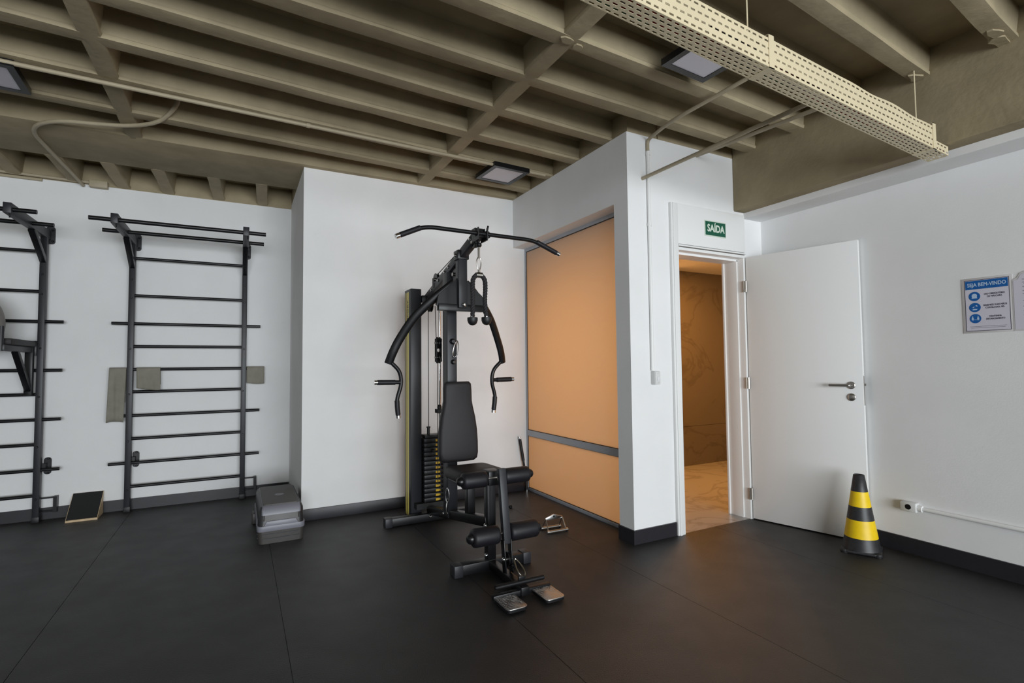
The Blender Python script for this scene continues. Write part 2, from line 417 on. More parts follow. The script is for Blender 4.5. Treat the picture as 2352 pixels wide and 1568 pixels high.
m = MB().lathe([(0.026, 0), (0.026, 0.006), (0.021, 0.009), (0.006, 0.0095), (0.006, 0.013)], hc+Vector((0,0,0.995)), -ln)
build('lock_rosette', m, 'steel', leaf)
e = HP+ld*LEN
build('latch_plate', MB().bar(e+ln*0.017+Vector((0,0,0.94)), e+ln*0.017+Vector((0,0,1.145)), 0.016, 0.003, side=ln), 'steel', leaf)
build('latch_bolt', MB().bar(e+ln*0.017+Vector((0,0,1.083)), e+ln*0.017+ld*0.012+Vector((0,0,1.083)), 0.012, 0.016, side=ln), 'steel', leaf)
for z in (0.2, 1.08, 1.86):
    build('hinge', MB().tube([HP+Vector((-0.006,-0.002,z-0.045)), HP+Vector((-0.006,-0.002,z+0.045))], 0.007, 10).box(HP.x-0.03, HP.x-0.006, HP.y+0.004, HP.y+0.008, z-0.045, z+0.045), 'steel', dr)

# ================================================================ CEILING SERVICES
# perforated cable tray hung under the ribs
TY0, TY1 = -3.15, -3.05
def tz(x): return 2.41+(1.13-x)*0.0617
TX0, TX1, P = -2.2, 1.13, 0.038
def perf(o_fn, t0, t1, rows, x0, x1, nrm):
    """sheet of two skins with staggered slots cut through; o_fn(x, t) gives a point, nrm the sheet normal"""
    m = MB(); rh = (t1-t0)/rows; n = Vector(nrm)*0.0008
    for r in range(rows):
        a, b = t0+r*rh, t0+(r+1)*rh; x = x0-(P/2 if r % 2 else 0)
        while x < x1:
            xa, xb = max(x, x0), min(x+P, x1)
            if xb-xa > 0.0345:
                sx0, sx1, sa, sb = x+0.0075, x+0.0305, (a+b)/2-0.0042, (a+b)/2+0.0042
                V = [Vector(o_fn(*q)) for q in ((xa,a),(xb,a),(xb,b),(xa,b),(sx0,sa),(sx1,sa),(sx1,sb),(sx0,sb))]
                m.add([v+n for v in V]+[v-n for v in V], [(0,1,5,4),(1,2,6,5),(2,3,7,6),(3,0,4,7),(8,12,13,9),(9,13,14,10),(10,14,15,11),(11,15,12,8),
                      (4,5,13,12),(5,6,14,13),(6,7,15,14),(7,4,12,15)])
            elif xb-xa > 1e-4:
                V = [Vector(o_fn(*q)) for q in ((xa,a),(xb,a),(xb,b),(xa,b))]
                m.add([v+n for v in V]+[v-n for v in V], [(0,1,2,3),(7,6,5,4)])
            x += P
    return m
def wave(x, t):
    return 0.006*math.sin(x*14)*max(0, min(1, (x-0.1)*4))*max(0, min(1, (0.95-x)*6))*(t/0.13)**3
tray = thing('cable_tray', 'long cream perforated metal cable tray hanging under the concrete ribs', 'cable tray', (-0.5, -3.1, tz(-0.5)))
def solid(o, t):
    md = o.modifiers.new('thick', 'SOLIDIFY'); md.thickness = t; md.offset = 0
build('tray_bottom', perf(lambda x, t: (x, TY0+t, tz(x)), 0, TY1-TY0, 5, TX0, TX1, (0,0,1)), 'tray_cream', tray, angle=5)
build('tray_side', perf(lambda x, t: (x, TY0, tz(x)+t+wave(x, t)), 0, 0.128, 4, TX0, 0.98, (0,-1,0)), 'tray_cream', tray, angle=5)
build('tray_side', perf(lambda x, t: (x, TY0, tz(x)+t), 0, 0.052, 2, 0.98, TX1, (0,-1,0)), 'tray_cream', tray, angle=5)
build('tray_side', perf(lambda x, t: (x, TY1, tz(x)+t), 0, 0.128, 4, TX0, 0.98, (0,1,0)), 'tray_cream', tray, angle=5)
for x in (-0.44, 0.955, -1.85):
    z = tz(x); m = MB(); wd_ = 0.034
    m.box(x, x+wd_, TY0-0.004, TY0-0.001, z-0.004, z+0.145).box(x, x+wd_, TY0-0.004, TY1+0.004, z-0.004, z-0.001)
    m.box(x, x+wd_, TY1+0.001, TY1+0.004, z-0.004, z+0.145).box(x, x+wd_, TY0-0.004, TY1+0.004, z+0.142, z+0.145)
    build('tray_clip', m, 'tray_cream', tray)
    zt = H-0.0 if x > 0.5 else SLAB
    build('hanger_rod', MB().tube([(x+0.017-0.04*(x < 0), TY1-0.02, z+0.14), (x+0.017-0.04*(x < 0), TY1-0.02, zt)], 0.0035, 8), 'tray_cream', tray)
cabs = [('red_cable', 'red cable against the outer side wall of the perforated tray'), ('black_cable', 'black cable between the red and white cables in the tray'),
        ('white_cable', 'white cable lying in the perforated ceiling tray'), ('red_cable', 'red cable between the white and green cables in the tray'),
        ('green_cable', 'green cable lying in the perforated ceiling tray'), ('black_cable', 'black cable beside the green cable in the tray')]
for i, (mn, cn) in enumerate(cabs):
    rng = random.Random(i+3); pts = []; x = TX0+0.05
    y0 = TY0+0.014+0.0145*i; ph = rng.uniform(0, 6)
    while x < 1.1:
        pts.append((x, y0+0.003*math.sin(x*5), tz(x)+0.0085+0.004*(1+math.sin(x*4+ph*2)) + (0.03*max(0, math.sin(x*2.2+ph)) if i in (1, 5) else 0)))
        x += 0.06
    o = build('cable', MB().tube(pts, 0.0058, 8), mn, origin=pts[0]); 
    tag(o, cn, 'cable', 'cables in the tray')

# square black ceiling lamps
def lamp(cx, cy, zt, rz, label, sz=0.34, rod=True):
    t = thing('ceiling_lamp', label, 'lamp', (cx, cy, zt), 'square black ceiling lamps'); t.rotation_euler = (0, 0, 0)
    m = MB(); h = sz/2; c, s = math.cos(rz), math.sin(rz)
    def q(x, y, z): return (cx+x*c-y*s, cy+x*s+y*c, z)
    zb = zt-0.042
    def bx(x0, x1, y0, y1, z0, z1, mm):
        b = MB().box(x0, x1, y0, y1, z0, z1); mm.add([q(*v) for v in b.v], b.f)
    f = 0.036
    for a in ((-h, h, -h, -h+f), (-h, h, h-f, h), (-h, -h+f, -h+f, h-f), (h-f, h, -h+f, h-f)): bx(*a, zb, zt-0.005, m)
    bx(-h+0.01, h-0.01, -h+0.01, h-0.01, zt-0.012, zt, m)
    build('frame', m, 'black_plastic', t)
    d = MB(); bx(-h+f-0.001, h-f+0.001, -h+f-0.001, h-f+0.001, zb+0.004, zb+0.012, d)
    build('diffuser', d, 'lamp_diffuser', t)
    return t
lamp(-0.45, -0.655, H+0.002, 0.055, 'square black framed ceiling lamp above the multi gym beside the white wall header')
lamp(-0.235, -2.66, H+0.0, 0.055, 'square black framed ceiling lamp half behind the perforated cable tray')
lamp(-3.69, -0.75, H+0.002, 0.055, 'square black framed ceiling lamp near the stall bar niche')

# painted conduits
def conduit(name, pts, r, m, label, clips=(), fil=0.06):
    P_ = fillet(pts, fil, 6) if len(pts) > 2 else [Vector(p) for p in pts]
    t = thing(name, label, 'conduit', tuple(pts[0])) if clips else None
    o = build('pipe' if clips else name, MB().tube(P_, r, 12), m, t, origin=None if t else pts[0])
    if not clips: return tag(o, label, 'conduit')
    for (c, ax) in clips:
        ax = Vector(ax).normalized(); c = Vector(c)
        build('clip', MB().tube([c-ax*0.012, c+ax*0.012], r+0.004, 12), m, t)
    return t
conduit('wall_conduit', [(0.187, -L-0.013, 1.195), (0.187, -L-0.013, 2.70), (0.187, -L-0.013, 2.79)], 0.0125, 'white_lacquer', 'white conduit running down the pillar to the light switch', clips=(((0.187, -L-0.013, 2.77), (0, 0, 1)), ((0.187, -L-0.013, 2.25), (0, 0, 1))))
conduit('ceiling_conduit', [(0.187, -L-0.013, 2.792), (0.187, -L-0.013, 2.872), (0.14, -2.0, 2.882), (0.145, -2.74, 2.882), (0.145, -2.74, SLAB)], 0.0125, 'beige_paint', 'beige conduit bending from the pillar top out under the ribs', fil=0.1)
conduit('ceiling_conduit', [(0.141, -L, 2.584), (0.20, -3.05, 2.60)], 0.0125, 'beige_paint', 'beige conduit crossing from the pillar face to the cable tray')
conduit('ceiling_conduit', [(0.70, -L, 2.855), (0.42, -3.05, 2.65)], 0.0125, 'beige_paint', 'beige conduit from above the exit door to the cable tray', clips=(((0.66, -2.02, 2.826), (-0.28, -1.32, -0.2)),))
conduit('ceiling_conduit', [(-5.6, -1.04, 2.885), (-3.46, -0.90, 2.885), (-0.74, -0.805, 2.885), (-0.1, -0.785, 2.885)], 0.0125, 'beige_paint', 'long straight beige conduit running beside a ceiling rib', clips=(((-2.03, -0.85, 2.885), (1, 0.04, 0)),))
conduit('ceiling_conduit', smooth_path([(-2.79, -0.575, SLAB), (-2.82, -0.545, 2.97), (-2.92, -0.45, 2.893), (-3.09, -0.31, 2.887), (-3.28, -0.24, 2.887), (-3.48, -0.185, 2.887), (-3.63, -0.06, 2.887), (-3.70, 0.12, 2.887), (-3.70, 0.38, 2.884), (-3.66, 0.9, 2.86), (-3.645, 1.12, 2.845)], 4), 0.0135, 'beige_paint', 'curved beige conduit looping under the beam into the niche', fil=0.001)
conduit('niche_conduit', [(-5.5, D-0.014, 2.86), (-3.92, D-0.014, 2.852)], 0.0125, 'beige_paint', 'lower beige conduit along the top of the niche wall')
conduit('niche_conduit', [(-5.5, D-0.045, 2.885), (-3.60, D-0.030, 2.876)], 0.0125, 'beige_paint', 'upper beige conduit ending in the niche junction box')
tag(build('junction_box', MB().box(-3.60, -3.47, D-0.06, D, 2.835, 2.895), 'beige_paint', origin=(-3.54, D, 2.84), bevel=0.006), 'beige junction box at the top of the niche wall', 'junction box')

# ================================================================ WALL FITTINGS
# switch
sw = thing('light_switch', 'small white surface light switch on the pillar', 'switch', (0.213, -L, 1.09))
build('box', MB().box(0.181, 0.232, -L-0.042, -L, 1.095, 1.19), 'switch_white', sw, bevel=0.004)
build('cover', MB().box(0.184, 0.229, -L-0.046, -L-0.041, 1.10, 1.185), 'switch_white', sw, bevel=0.002)
build('rocker', MB().box(0.196, 0.221, -L-0.0495, -L-0.045, 1.122, 1.152), 'white_cable', sw, bevel=0.0015)
bolts(sw, 'steel', [((0.207, -L-0.046, z), (0,-1,0), 0.0025, 0.001) for z in (1.174, 1.108)], 'screw')
# socket and its conduit low on the right wall
so = thing('wall_socket', 'white surface socket box low on the right wall behind the cone', 'socket', (W, -2.75, 0.28))
build('box', MB().box(W-0.045, W, -2.79, -2.70, 0.275, 0.335), 'switch_white', so, bevel=0.006)
build('socket_hole', MB().lathe([(0.017, 0), (0.017, 0.0015)], (W-0.0448, -2.747, 0.306), (-1,0,0), 20), 'black_plastic', so)
build('adapter', MB().tube([(W-0.018, -2.79, 0.303), (W-0.018, -2.815, 0.302)], 0.0195, 14), 'white_lacquer', so)
conduit('wall_conduit', [(W-0.015, -2.815, 0.302), (W-0.015, YB+0.02, 0.302)], 0.0125, 'white_lacquer', 'white conduit running along the right wall from the low socket')

# exit sign
ex = thing('exit_sign', 'green exit sign with pale letters above the door', 'sign', (0.86, -L-0.022, 2.235))
ang = R(0)
build('plate', MB().box(0.741, 0.979, -L-0.026, -L-0.0222, 2.228, 2.352), 'exit_pale', ex, bevel=0.001)
build('face', MB().box(0.748, 0.972, -L-0.0268, -L-0.0258, 2.236, 2.344), 'exit_green', ex)
build('lettering', text_mb('SAÍDA', 0.078, (0.86, -L-0.0272, 2.290), (1,0,0), (0,0,1), width=0.188, bold=0.005), 'exit_pale', ex)

# welcome notice and paper next to it in acrylic sleeves (on the right wall, read along -y)
EX, EY = Vector((0, -1, 0)), Vector((0, 0, 1))
def pt(y, z, d): return Vector((W-d, y, z))
nt_ = thing('welcome_notice', 'blue and white welcome notice in a clear sleeve on the right wall', 'notice', (W, -3.18, 1.40))
def slab(y0, y1, z0, z1, d0, d1): return MB().box(W-d1, W-d0, min(y0, y1), max(y0, y1), z0, z1)
YA, YZ, ZA, ZZ = -3.078, -3.283, 1.418, 1.722
build('sleeve', slab(YA+0.014, YZ-0.014, ZA-0.012, ZZ+0.012, 0, 0.003), 'acrylic', nt_, bevel=0.001)
build('sheet', slab(YA, YZ, ZA, ZZ, 0.003, 0.0036), 'dark_print', nt_)
build('sheet_inner', slab(YA-0.003, YZ+0.003, ZA+0.003, ZZ-0.003, 0.0036, 0.0040), 'paper', nt_)
build('banner', slab(YA-0.005, YZ+0.005, ZZ-0.056, ZZ-0.005, 0.0040, 0.0044), 'blue_print', nt_)
build('lettering', text_mb('SEJA BEM-VINDO', 0.03, pt((YA+YZ)/2, ZZ-0.031, 0.0047), EX, EY, width=0.176, bold=0.0013, depth=0.0002), 'light_blue_print', nt_)
tx = [('USO OBRIGATÓRIO', 'DE MÁSCARA', 0.092, 0.066), ('HIGIENIZE SUAS MÃOS', 'COM ÁLCOOL GEL', 0.106, 0.086), ('MANTENHA', 'DISTANCIAMENTO', 0.054, 0.084)]
for i, (a, b, wa, wb_) in enumerate(tx):
    zc = ZZ-0.098-i*0.066
    yc = YA-0.046
    d = build('disc', MB().lathe([(0.0275, 0), (0.0275, 0.0005)], pt(yc, zc, 0.0040), (-1,0,0), 28), 'blue_print', nt_)
    pm = MB()
    if i == 0:
        pm.prism([(0.013*math.cos(R(t_)), 0.004+0.012*math.sin(R(t_))) for t_ in range(0, 360, 20)], pt(yc, zc, 0.0047), EX, EY, (1,0,0), 0.0002)
        pm.prism([(-0.014,-0.012),(0.014,-0.012),(0.010,0.0),(-0.010,0.0)], pt(yc, zc, 0.0049), EX, EY, (1,0,0), 0.0002)
    elif i == 1:
        pm.prism([(-0.014,-0.012),(-0.004,-0.008),(0.013,-0.010),(0.008,-0.015),(-0.008,-0.016)], pt(yc, zc, 0.0047), EX, EY, (1,0,0), 0.0002)
        pm.prism([(0.002,0.010),(0.010,0.004),(0.014,0.008),(0.008,0.014)], pt(yc, zc, 0.0047), EX, EY, (1,0,0), 0.0002)
        pm.prism([(-0.012,0.0),(-0.004,0.006),(0.0,0.004),(-0.008,-0.002)], pt(yc, zc, 0.0047), EX, EY, (1,0,0), 0.0002)
    else:
        for sx in (-0.013, 0.013):
            pm.prism([(sx+0.003*math.cos(R(t_)), 0.011+0.003*math.sin(R(t_))) for t_ in range(0, 360, 36)], pt(yc, zc, 0.0047), EX, EY, (1,0,0), 0.0002)
            pm.prism([(sx-0.004,0.007),(sx+0.004,0.007),(sx+0.005,-0.002),(sx+0.003,-0.013),(sx,-0.005),(sx-0.003,-0.013),(sx-0.005,-0.002)], pt(yc, zc, 0.0047), EX, EY, (1,0,0), 0.0002)
        pm.prism([(-0.007,-0.0055),(0.007,-0.0055),(0.007,-0.0075),(-0.007,-0.0075)], pt(yc, zc, 0.0047), EX, EY, (1,0,0), 0.0002)
    build('pictogram', pm, 'light_blue_print', nt_)
    for s_, zz, wv in ((a, zc+0.009, wa), (b, zc-0.006, wb_)):
        build('lettering', text_mb(s_, 0.0135, pt(YA-0.138, zz, 0.0043), EX, EY, width=wv, bold=0.0005, depth=0.0002), 'dark_print', nt_)
m = MB()
for j in range(2): m.add(*(lambda b: (b.v, b.f))(slab(YA-0.018-0.006*j, YZ+0.018+0.006*j, ZA+0.018+0.008*(1-j), ZA+0.0195+0.008*(1-j), 0.0040, 0.0043)))
build('fine_print', m, 'dark_print', nt_)
pn = thing('paper_notice', 'white printed text sheet in a clear sleeve beside the welcome notice', 'notice', (W, -3.42, 1.40))
YA2, YZ2 = -3.300, -3.53
build('sleeve', MB().prism([(0,0),(0.25,0),(0.25,0.335),(0.06,0.335),(0.035,0.325),(0.022,0.30),(0.0,0.29)], pt(YA2+0.006, ZA-0.010, 0.004), EX, EY, (1,0,0), 0.003), 'acrylic', pn)
build('sheet', MB().prism([(0.004,0.004),(0.244,0.004),(0.244,0.32),(0.06,0.32),(0.035,0.31),(0.024,0.285),(0.004,0.28)], pt(YA2+0.004, ZA-0.006, 0.0050), EX, EY, (1,0,0), 0.0006), 'paper', pn)
m = MB(); rng = random.Random(5); zl = ZZ-0.028
for grp in (1, 2, 2, 1, 4, 3, 2, 2, 2):
    for j in range(grp):
        b = slab(YA2-0.038-(0.006 if j else 0), YA2-0.038-rng.uniform(0.12, 0.17), zl, zl+0.0022, 0.0050, 0.0053); m.add(b.v, b.f); zl -= 0.0075
    zl -= 0.009
build('fine_print', m, 'dark_print', pn)

# ================================================================ STALL BARS
def ladder(x0, x1, label):
    t = thing('stall_bars', label, 'stall bars', ((x0+x1)/2, 1.07, 0), 'black stall bars in the niche')
    for x in (x0, x1):
        rail = build('rail', MB().box(x-0.022, x+0.022, 1.045, 1.10, 0.035, 2.36), 'grey_black_metal', t, bevel=0.003)
        build('foot_cap', MB().box(x-0.025, x+0.025, 1.042, 1.103, 0.0, 0.045), 'black_rubber', rail, bevel=0.003)
        build('top_arm', MB().box(x-0.023, x+0.023, 0.27, D-0.012, 2.345, 2.42), 'grey_black_metal', t, bevel=0.003)
        build('brace', MB().bar((x, 0.76, 2.352), (x, 1.055, 2.15), 0.042, 0.046, side=(1,0,0)), 'black_metal', t, bevel=0.003)
        build('wall_plate', MB().prism(rrect(0.062, 0.15, 0.022), (x+0.02, D-0.008, 2.385), (1,0,0), (0,0,1), (0,1,0), 0.007), 'grey_black_metal', t)
        if x != -2.385: build('wall_plate', MB().prism(rrect(0.05, 0.14, 0.022), (x+0.045, D-0.008, 0.44), (1,0,0), (0,0,1), (0,1,0), 0.007).box(x-0.02, x+0.045, 1.09, D-0.004, 0.415, 0.465), 'black_metal', t)
        bolts(t, 'black_metal', [((x+0.05, D-0.008, z), (0,-1,0), 0.009, 0.008) for z in (0.50, 0.38) if x != -2.385]
              + [((x+0.034, D-0.008, z), (0,-1,0), 0.010, 0.010) for z in (2.43, 2.335)]
              + [((x, 1.046, z), (0,-1,0), 0.008, 0.006) for z in (2.035, 0.19, 0.61, 1.02, 1.42, 1.87)])
        if x == x0: continue
        fb = MB().tube(fillet([(x+0.02, 1.10, 0.182), (x+0.112, 1.10, 0.182), (x+0.112, 1.10, 0.072), (x+0.02, 1.10, 0.072)], 0.003, 2), 0.006, 6)
        fb.box(x+0.098, x+0.122, 1.095, D, 0.06, 0.19)
        build('spacer_bracket', fb, 'black_metal', t)
    for i, z in enumerate((0.215, 0.42, 0.63, 0.832, 1.04, 1.238, 1.441, 1.643, 1.893, 2.228)):
        ext = 0.14 if i in (1, 3, 5, 7) else 0.0
        xa, xb = (x0-ext-0.0, x1+ext)
        build('rung', MB().tube([(xa, 1.066, z), (xb, 1.066, z)], 0.0135, 12), 'black_metal', t)
    build('pull_up_bar', MB().tube([(x0-0.16, 0.31, 2.378), (x1+0.15, 0.31, 2.378)], 0.0165, 14), 'black_metal', t)
    build('pull_up_bar', MB().tube([(x0-0.15, 0.70, 2.378), (x1+0.15, 0.70, 2.378)], 0.0165, 14), 'black_metal', t)
    for x in (x0, x1):
        build('bar_pin', MB().tube([(x+0.012, 0.285, 2.35), (x+0.012, 0.285, 2.315)], 0.005, 8), 'black_metal', t)
    return t
ladder(-3.272, -2.385, 'black metal stall bars with olive cloths over one rung')
ladder(-4.762, -3.875, 'black metal stall bars carrying the dip station')

# cloths over the rung at z = 1.238
def cloth(name, x0, x1, zf, zb, label, wob=0.004, seed=1, taper=0.0, crease=False):
    rng = random.Random(seed); n = 14; m = MB(); prof = []
    zr, yr, rr = 1.238, 1.066, 0.0165
    k = 12
    for j in range(k+1): prof.append((0, zf+(zr-zf)*j/k, 'f'))
    for j in range(1, 6): prof.append((R(180-36*j+0), 0, 'a'))
    for j in range(k+1): prof.append((0, zr+(zb-zr)*j/k, 'b'))
    ph = [rng.uniform(0, 6) for _ in range(4)]; rows = []
    for i in range(n+1):
        u = i/n; row = []
        for (a, z, kd) in prof:
            if kd == 'a': p = Vector((x0+(x1-x0)*u, yr-0+rr*math.cos(a)*1.0, zr+rr*math.sin(a)))
            else:
                s = -1 if kd == 'f' else 1
                dep = max(0, (zr-z))
                wv = wob*math.sin(u*9+ph[0])*min(1, dep*8)+wob*0.6*math.sin(u*17+ph[1]+z*9)*min(1, dep*6)
                zz = z + (0.012*math.sin(u*2.6+ph[2]) * min(1, dep*6) if kd == 'f' else 0)
                xx = x0+(x1-x0)*u - taper*dep*(1 if True else 0)
                p = Vector((xx, yr+s*rr+(wv if s < 0 else -abs(wv)*0.3), zz))
            row.append(p)
        rows.append(row)
    q = len(prof)
    m.add([p for r_ in rows for p in r_], [(i*q+j, i*q+j+1, (i+1)*q+j+1, (i+1)*q+j) for i in range(n) for j in range(q-1)])
    o = build(name, m, 'olive_cloth', origin=((x0+x1)/2, yr, zr), angle=80)
    solid(o, 0.003)
    return tag(o, label, 'cloth', 'olive cloths on the stall bars')
cloth('hanging_cloth', -3.418, -3.297, 0.775, 0.95, 'long olive grey cloth hanging outside the stall bar rail', seed=2, taper=0.03)
cloth('hanging_cloth', -3.225, -3.05, 1.062, 1.10, 'short folded olive grey cloth inside the stall bar rail', seed=4, taper=-0.02)
cloth('hanging_cloth', -2.358, -2.206, 1.095, 1.12, 'small olive grey cloth on the rung end near the niche corner', seed=6, wob=0.003)

# dip station on the other stall bars, with a ball resting on it
dp = thing('dip_station', 'black dip station hooked on the stall bars below the ball', 'gym equipment', (-3.94, 0.99, 1.03))
build('upright', MB().box(-3.955, -3.905, 0.985, 1.03, 1.035, 1.475), 'black_metal', dp, bevel=0.003)
build('hook_plate', MB().box(-3.945, -3.895, 1.03, 1.05, 1.36, 1.48), 'black_metal', dp, bevel=0.002)
build('arm', MB().bar((-3.93, 1.0, 1.405), (-3.93, 0.42, 1.405), 0.045, 0.045, side=(1,0,0)), 'grey_black_metal', dp, bevel=0.003)
build('brace', MB().bar((-3.93, 1.0, 1.08), (-3.93, 0.70, 1.39), 0.04, 0.04, side=(1,0,0)), 'black_metal', dp, bevel=0.003)
build('arm_pad', MB().box(-3.975, -3.885, 0.47, 0.98, 1.428, 1.475), 'vinyl', dp, bevel=0.012)
build('grip', MB().tube([(-3.93, 0.43, 1.38), (-3.93, 0.43, 1.56)], 0.016, 12), 'grey_black_metal', dp)
build('cross_tube', MB().box(-4.72, -3.955, 0.985, 1.02, 1.40, 1.44), 'black_metal', dp, bevel=0.003)
build('arm', MB().bar((-4.62, 1.0, 1.405), (-4.62, 0.42, 1.405), 0.045, 0.045, side=(1,0,0)), 'grey_black_metal', dp, bevel=0.003)
build('arm_pad', MB().box(-4.665, -4.575, 0.47, 0.98, 1.428, 1.475), 'vinyl', dp, bevel=0.012)
bc = Vector((-4.275, 0.70, 1.60)); rb = 0.275
prof = [(max(0.001, rb*math.cos(R(a)))*(1+0.004*math.cos(a*0.9)), rb*math.sin(R(a))) for a in range(-90, 91, 6)]
m = MB().lathe(prof, bc, (0.15, 0.25, 1), 40)
ball = thing('exercise_ball', 'taupe exercise ball resting on the dip station arms', 'ball', tuple(bc-Vector((0,0,rb))))
build('skin', m, 'ball_taupe', ball, angle=80)
ax_ = Vector((0.15, 0.25, 1)).normalized()
build('valve', MB().lathe([(0.012, 0), (0.012, 0.003)], bc+ax_*(rb-0.001), ax_, 12), 'step_grey', ball)

# ================================================================ WEDGE, STEP, CONE
wg = thing('slant_board', 'black topped plywood slant board between the stall bars', 'slant board', (-3.55, 1.0, 0))
sx0, sx1, yf, yb_, zt = -3.655, -3.447, 0.915, 1.128, 0.19
build('top_board', MB().prism([(yf, 0.0), (yf, 0.014), (yb_, zt), (yb_, zt-0.016), (yf+0.02, 0.0)], (sx0, 0, 0), (0,1,0), (0,0,1), (1,0,0), sx1-sx0), 'plywood', wg)
for x in (sx0+0.002, sx1-0.016):
    build('side_panel', MB().prism([(yf+0.03, 0), (yb_, 0), (yb_, zt-0.018), (yf+0.03, 0.006)], (x, 0, 0), (0,1,0), (0,0,1), (1,0,0), 0.014), 'plywood', wg)
sl = Vector((0, yb_-yf, zt-0.014)).normalized(); nn = Vector((0, -sl.z, sl.y))
build('grip_sheet', MB().prism([(0.003, 0.004), (sx1-sx0-0.003, 0.004), (sx1-sx0-0.003, 0.275), (0.003, 0.275)], Vector((sx0, yf, 0.0145)), (1,0,0), sl, nn, 0.0015), 'grip_tape', wg)
build('back_panel', MB().box(sx0+0.016, sx1-0.016, yb_-0.014, yb_, 0, zt-0.02), 'plywood', wg)

# stack of step platforms
st = thing('step_platform', 'dark grey plastic step platform stack with a lighter grey band', 'step platform', (-2.14, -0.09, 0))
def loft(rings, m=None):
    m = m or MB(); n = len(rings[0]); vs = [p for r_ in rings for p in r_]; fs = []
    for i in range(len(rings)-1):
        for j in range(n): fs.append((i*n+j, i*n+(j+1) % n, (i+1)*n+(j+1) % n, (i+1)*n+j))
    fs.append(tuple(reversed(range(n)))); fs.append(tuple((len(rings)-1)*n+j for j in range(n)))
    return m.add(vs, fs)
def ring(cx, cy, w_, h_, r_, z): return [Vector((cx+a, cy+b, z)) for a, b in rrect(w_, h_, r_, 4)]
SX, SY, SW, SD = -2.143, -0.095, 0.308, 0.715
build('lower_riser', loft([ring(SX, SY, SW-0.012, SD-0.012, 0.03, 0.0), ring(SX, SY, SW-0.004, SD-0.004, 0.03, 0.086)]), 'step_dark', st)
rg = MB()
for z in (0.032, 0.062): rg.box(SX-SW/2+0.035, SX+SW/2-0.035, SY-SD/2-0.002, SY-SD/2+0.004, z, z+0.006).box(SX-SW/2-0.001, SX-SW/2+0.005, SY-SD/2+0.05, SY+SD/2-0.05, z, z+0.006)
build('ridge', rg, 'step_black', st)
build('band', loft([ring(SX, SY, SW+0.006, SD+0.006, 0.035, 0.086), ring(SX, SY, SW+0.008, SD+0.008, 0.035, 0.125)]), 'step_grey', st, bevel=0.003)
# raised grey tongue on the end and sides of the band
for s_ in (-1, 1):
    build('band_tongue', MB().prism([(-0.115, 0.122), (0.115, 0.122), (0.095, 0.158), (-0.095, 0.158)], (SX, SY+s_*(SD/2+0.003) - (0.01 if s_ > 0 else 0), 0), (1,0,0), (0,0,1), (0,1,0), 0.010), 'step_grey', st, bevel=0.003)
    build('band_tongue', MB().prism([(-0.27, 0.122), (0.27, 0.122), (0.25, 0.158), (-0.25, 0.158)], (SX+s_*(SW/2+0.003) - (0.01 if s_ > 0 else 0), SY, 0), (0,1,0), (0,0,1), (1,0,0), 0.010), 'step_grey', st, bevel=0.003)
build('upper_body', loft([ring(SX, SY, SW-0.004, SD-0.004, 0.035, 0.12), ring(SX, SY, SW-0.014, SD-0.02, 0.04, 0.225), ring(SX, SY, SW-0.036, SD-0.045, 0.04, 0.252)]), 'step_black', st)
build('end_panel', loft([ring(SX, SY, SW-0.075, SD+0.002, 0.008, 0.16), ring(SX, SY, SW-0.08, SD-0.012, 0.008, 0.20)]), 'step_dark', st)
build('rim', loft([ring(SX, SY, SW-0.05, SD+0.0, 0.012, 0.20), ring(SX, SY, SW-0.052, SD-0.012, 0.012, 0.232), ring(SX, SY, SW-0.062, SD-0.05, 0.02, 0.258)]), 'step_grey', st, angle=60)
build('tread', loft([ring(SX, SY, SW-0.068, SD-0.085, 0.02, 0.255), ring(SX, SY, SW-0.072, SD-0.09, 0.02, 0.264)]), 'step_lid', st)
build('tread_emblem', MB().lathe([(0.032, 0), (0.032, 0.0012)], (SX+0.005, SY-0.02, 0.264), (0,0,1), 24), 'step_grey', st)
for z in (0.0,):
    build('foot', MB().box(SX-SW/2-0.022, SX-SW/2+0.01, SY+SD/2-0.16, SY+SD/2-0.06, 0, 0.085), 'step_dark', st, bevel=0.008)

# traffic cone
cx_, cy_ = 1.222, -2.548
cn = thing('traffic_cone', 'black and yellow banded rubber traffic cone by the open door', 'cone', (cx_, cy_, 0))
ca = R(26)
bp_ = []
for (a, b) in rrect(0.225, 0.225, 0.04, 5): bp_.append((cx_+a*math.cos(ca+R(0))-b*math.sin(ca), cy_+a*math.sin(ca)+b*math.cos(ca)))
build('base', MB().prism(bp_, (0,0,0.003), (1,0,0), (0,1,0), (0,0,1), 0.016), 'cone_black', cn, bevel=0.004)
for a in (45, 135, 225, 315):
    d = Vector((math.cos(R(a)+ca), math.sin(R(a)+ca), 0))*0.128
    build('base_tab', MB().lathe([(0.022, 0.0), (0.024, 0.012), (0.02, 0.02)], (cx_+d.x, cy_+d.y, 0), (0,0,1), 14), 'cone_black', cn)
def cr(z): return 0.107+(0.032-0.107)*(z-0.02)/(0.493-0.02)
zs = [(0.018, 'cone_black'), (0.094, 'cone_yellow'), (0.207, 'cone_black'), (0.292, 'cone_yellow'), (0.388, 'cone_black'), (0.493, None)]
for (z0, mn), (z1, _) in zip(zs[:-1], zs[1:]):
    pr_ = [(cr(z0), z0), (cr(z1), z1)]
    if z0 == 0.018: pr_ = [(0.112, 0.016), (0.109, 0.03), (cr(0.045), 0.045), (cr(z1), z1)]
    if z1 == 0.493: pr_ = [(cr(z0), z0), (cr(z1), z1), (cr(z1)-0.004, z1+0.003), (cr(z1)-0.010, z1), (cr(z1)-0.010, z1-0.05)]
    build('band' if mn == 'cone_yellow' else 'body', MB().lathe(pr_, (cx_, cy_, 0), (0,0,1), 36), mn, cn, angle=60)

